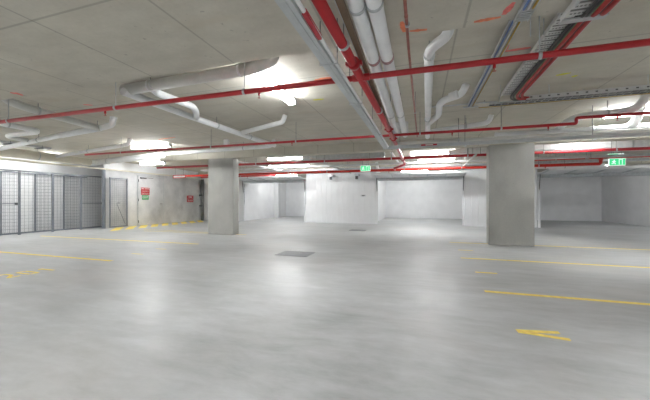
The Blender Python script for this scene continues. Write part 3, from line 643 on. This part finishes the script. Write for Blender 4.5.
box((-12.95,13.38,2.45), (-12.1,13.4,2.62)).build('sign_plate', 'signred', t); box((-12.9,13.375,2.485), (-12.15,13.38,2.585)).build('sign_face', 'signwhite', t)
for x in (-12.8, -12.25): tube([(x,13.39,2.62), (x,13.39,SLAB)], .006, seg=6).build('hanger_rod', 'rod', t)

# ------------------------------------------------------------------ storage cages
YS = [3.9, 4.95, 6.0, 7.03, 8.06, 9.08, 10.05]
X0, X1, ZT = -13.6, -14.62, 2.3
def mesh_panel(name, t, a, b, z0, z1, step=.12, r=.0024):
    """welded wire mesh between floor points a and b"""
    a, b = V(a), V(b); L = (b-a).length; m = MB(); n = max(2, round(L/step)); k = round((z1-z0)/step)
    for i in range(n+1):
        p = a+(b-a)*i/n; m.box(p+V((-r,-r,z0)), p+V((r,r,z1)))
    for j in range(k+1):
        z = z0+(z1-z0)*j/k
        m.box((min(a.x,b.x)-r, min(a.y,b.y)-r, z-r), (max(a.x,b.x)+r, max(a.y,b.y)+r, z+r))
    return m.build(name, 'cagesteel', t)
def sq(t, name, x, y, z0, z1, w=.03): return box((x-w,y-w,z0), (x+w,y+w,z1)).build(name, 'cagesteel', t)
LAB = ['wire storage cage at the near end of the row', 'second wire storage cage from the near end of row', 'wire storage cage with a mid rail at the picture edge', 'plain wire storage cage next to the edge one',
       'plain wire storage cage in the middle of the row', 'wire storage cage with a mid rail beside the concrete wall']
for i in range(6):
    y0, y1 = YS[i], YS[i+1]; t = thing('storage_cage', LAB[i], 'storage cage', (X0, (y0+y1)/2, 0), 'row of wire storage cages')
    sq(t, 'front_post', X0, y0, 0, ZT); sq(t, 'rear_post', X1, y0, 0, ZT, .02)
    for z in (.06, ZT-.03): box((X0-.02,y0+.03,z-.025), (X0+.02,y1-.03,z+.025)).build('front_rail', 'cagesteel', t)
    box((X1-.015,y0+.02,ZT-.04), (X1+.015,y1-.02,ZT)).build('rear_rail', 'cagesteel', t)
    box((X1+.02,y0-.02,ZT-.04), (X0-.03,y0+.02,ZT)).build('side_rail', 'cagesteel', t)
    mesh_panel('front_mesh', t, (X0,y0+.03,0), (X0,y1-.03,0), .085, ZT-.055)
    mesh_panel('side_mesh', t, (X1+.02,y0,0), (X0-.03,y0,0), .05, ZT-.04)
    if i in (2, 5):
        box((X0-.02,y0+.03,1.09), (X0+.02,y1-.03,1.12)).build('mid_rail', 'cagesteel', t)
        box((X0+.02,y1-.14,1.06), (X0+.04,y1-.06,1.14)).build('cage_lock', 'dark', t)
t = thing('cage_gate', 'narrow wire gate ajar in front of the concrete wall end', 'gate', (-12.97, 10.2, 0))
gx0, gy0, gx1, gy1 = -12.97, 9.86, -12.96, 10.66
for x, y in ((gx0,gy0), (gx1,gy1)): sq(t, 'gate_post', x, y, .03, 2.24, .025)
for z in (.06, 2.21): MB().extrude([(-.02,-.02),(.02,-.02),(.02,.02),(-.02,.02)][::-1], (gx0,gy0,z), (gx1,gy1,z)).build('gate_rail', 'cagesteel', t)
m = MB()
for i in range(1, 8):
    f = i/8; x, y = gx0+(gx1-gx0)*f, gy0+(gy1-gy0)*f; m.box((x-.0025,y-.0025,.08), (x+.0025,y+.0025,2.2))
for j in range(1, 25): z = .06+j*.086; m.extrude([(-.0025,-.0025),(.0025,-.0025),(.0025,.0025),(-.0025,.0025)][::-1], (gx0,gy0,z), (gx1,gy1,z))
m.build('gate_mesh', 'cagesteel', t)
tube([(gx0,gy0+.3,1.1), (gx1,gy1-.08,.12)], .012, seg=6).build('diagonal_brace', 'cagesteel', t)
sq(t, 'gate_latch', (gx0+gx1)/2, (gy0+gy1)/2, 1.09, 1.13, .04)

# ------------------------------------------------------------------ camera, world, view
w = bpy.data.worlds.new('world'); bpy.context.scene.world = w; w.use_nodes = True
w.node_tree.nodes['Background'].inputs[0].default_value = (.9, .92, 1, 1); w.node_tree.nodes['Background'].inputs[1].default_value = .3
cd = bpy.data.cameras.new('camera'); cam = bpy.data.objects.new('camera', cd); C.objects.link(cam)
cam.location = (0, 0, 1.2); cam.rotation_euler = (math.pi/2, 0, math.atan(95/303))
cd.sensor_width = 36; cd.lens = 303/650*36; cd.shift_y = (201-200)/650; cd.clip_start = .05; cd.clip_end = 100
S = bpy.context.scene; S.camera = cam
S.view_settings.view_transform = 'Standard'; S.view_settings.look = 'None'; S.view_settings.gamma = 1; S.view_settings.use_curve_mapping = False
S.view_settings.exposure = 1.75
S.cycles.max_bounces = 10; S.cycles.diffuse_bounces = 7; S.cycles.sample_clamp_indirect = 8; S.cycles.use_denoising = True
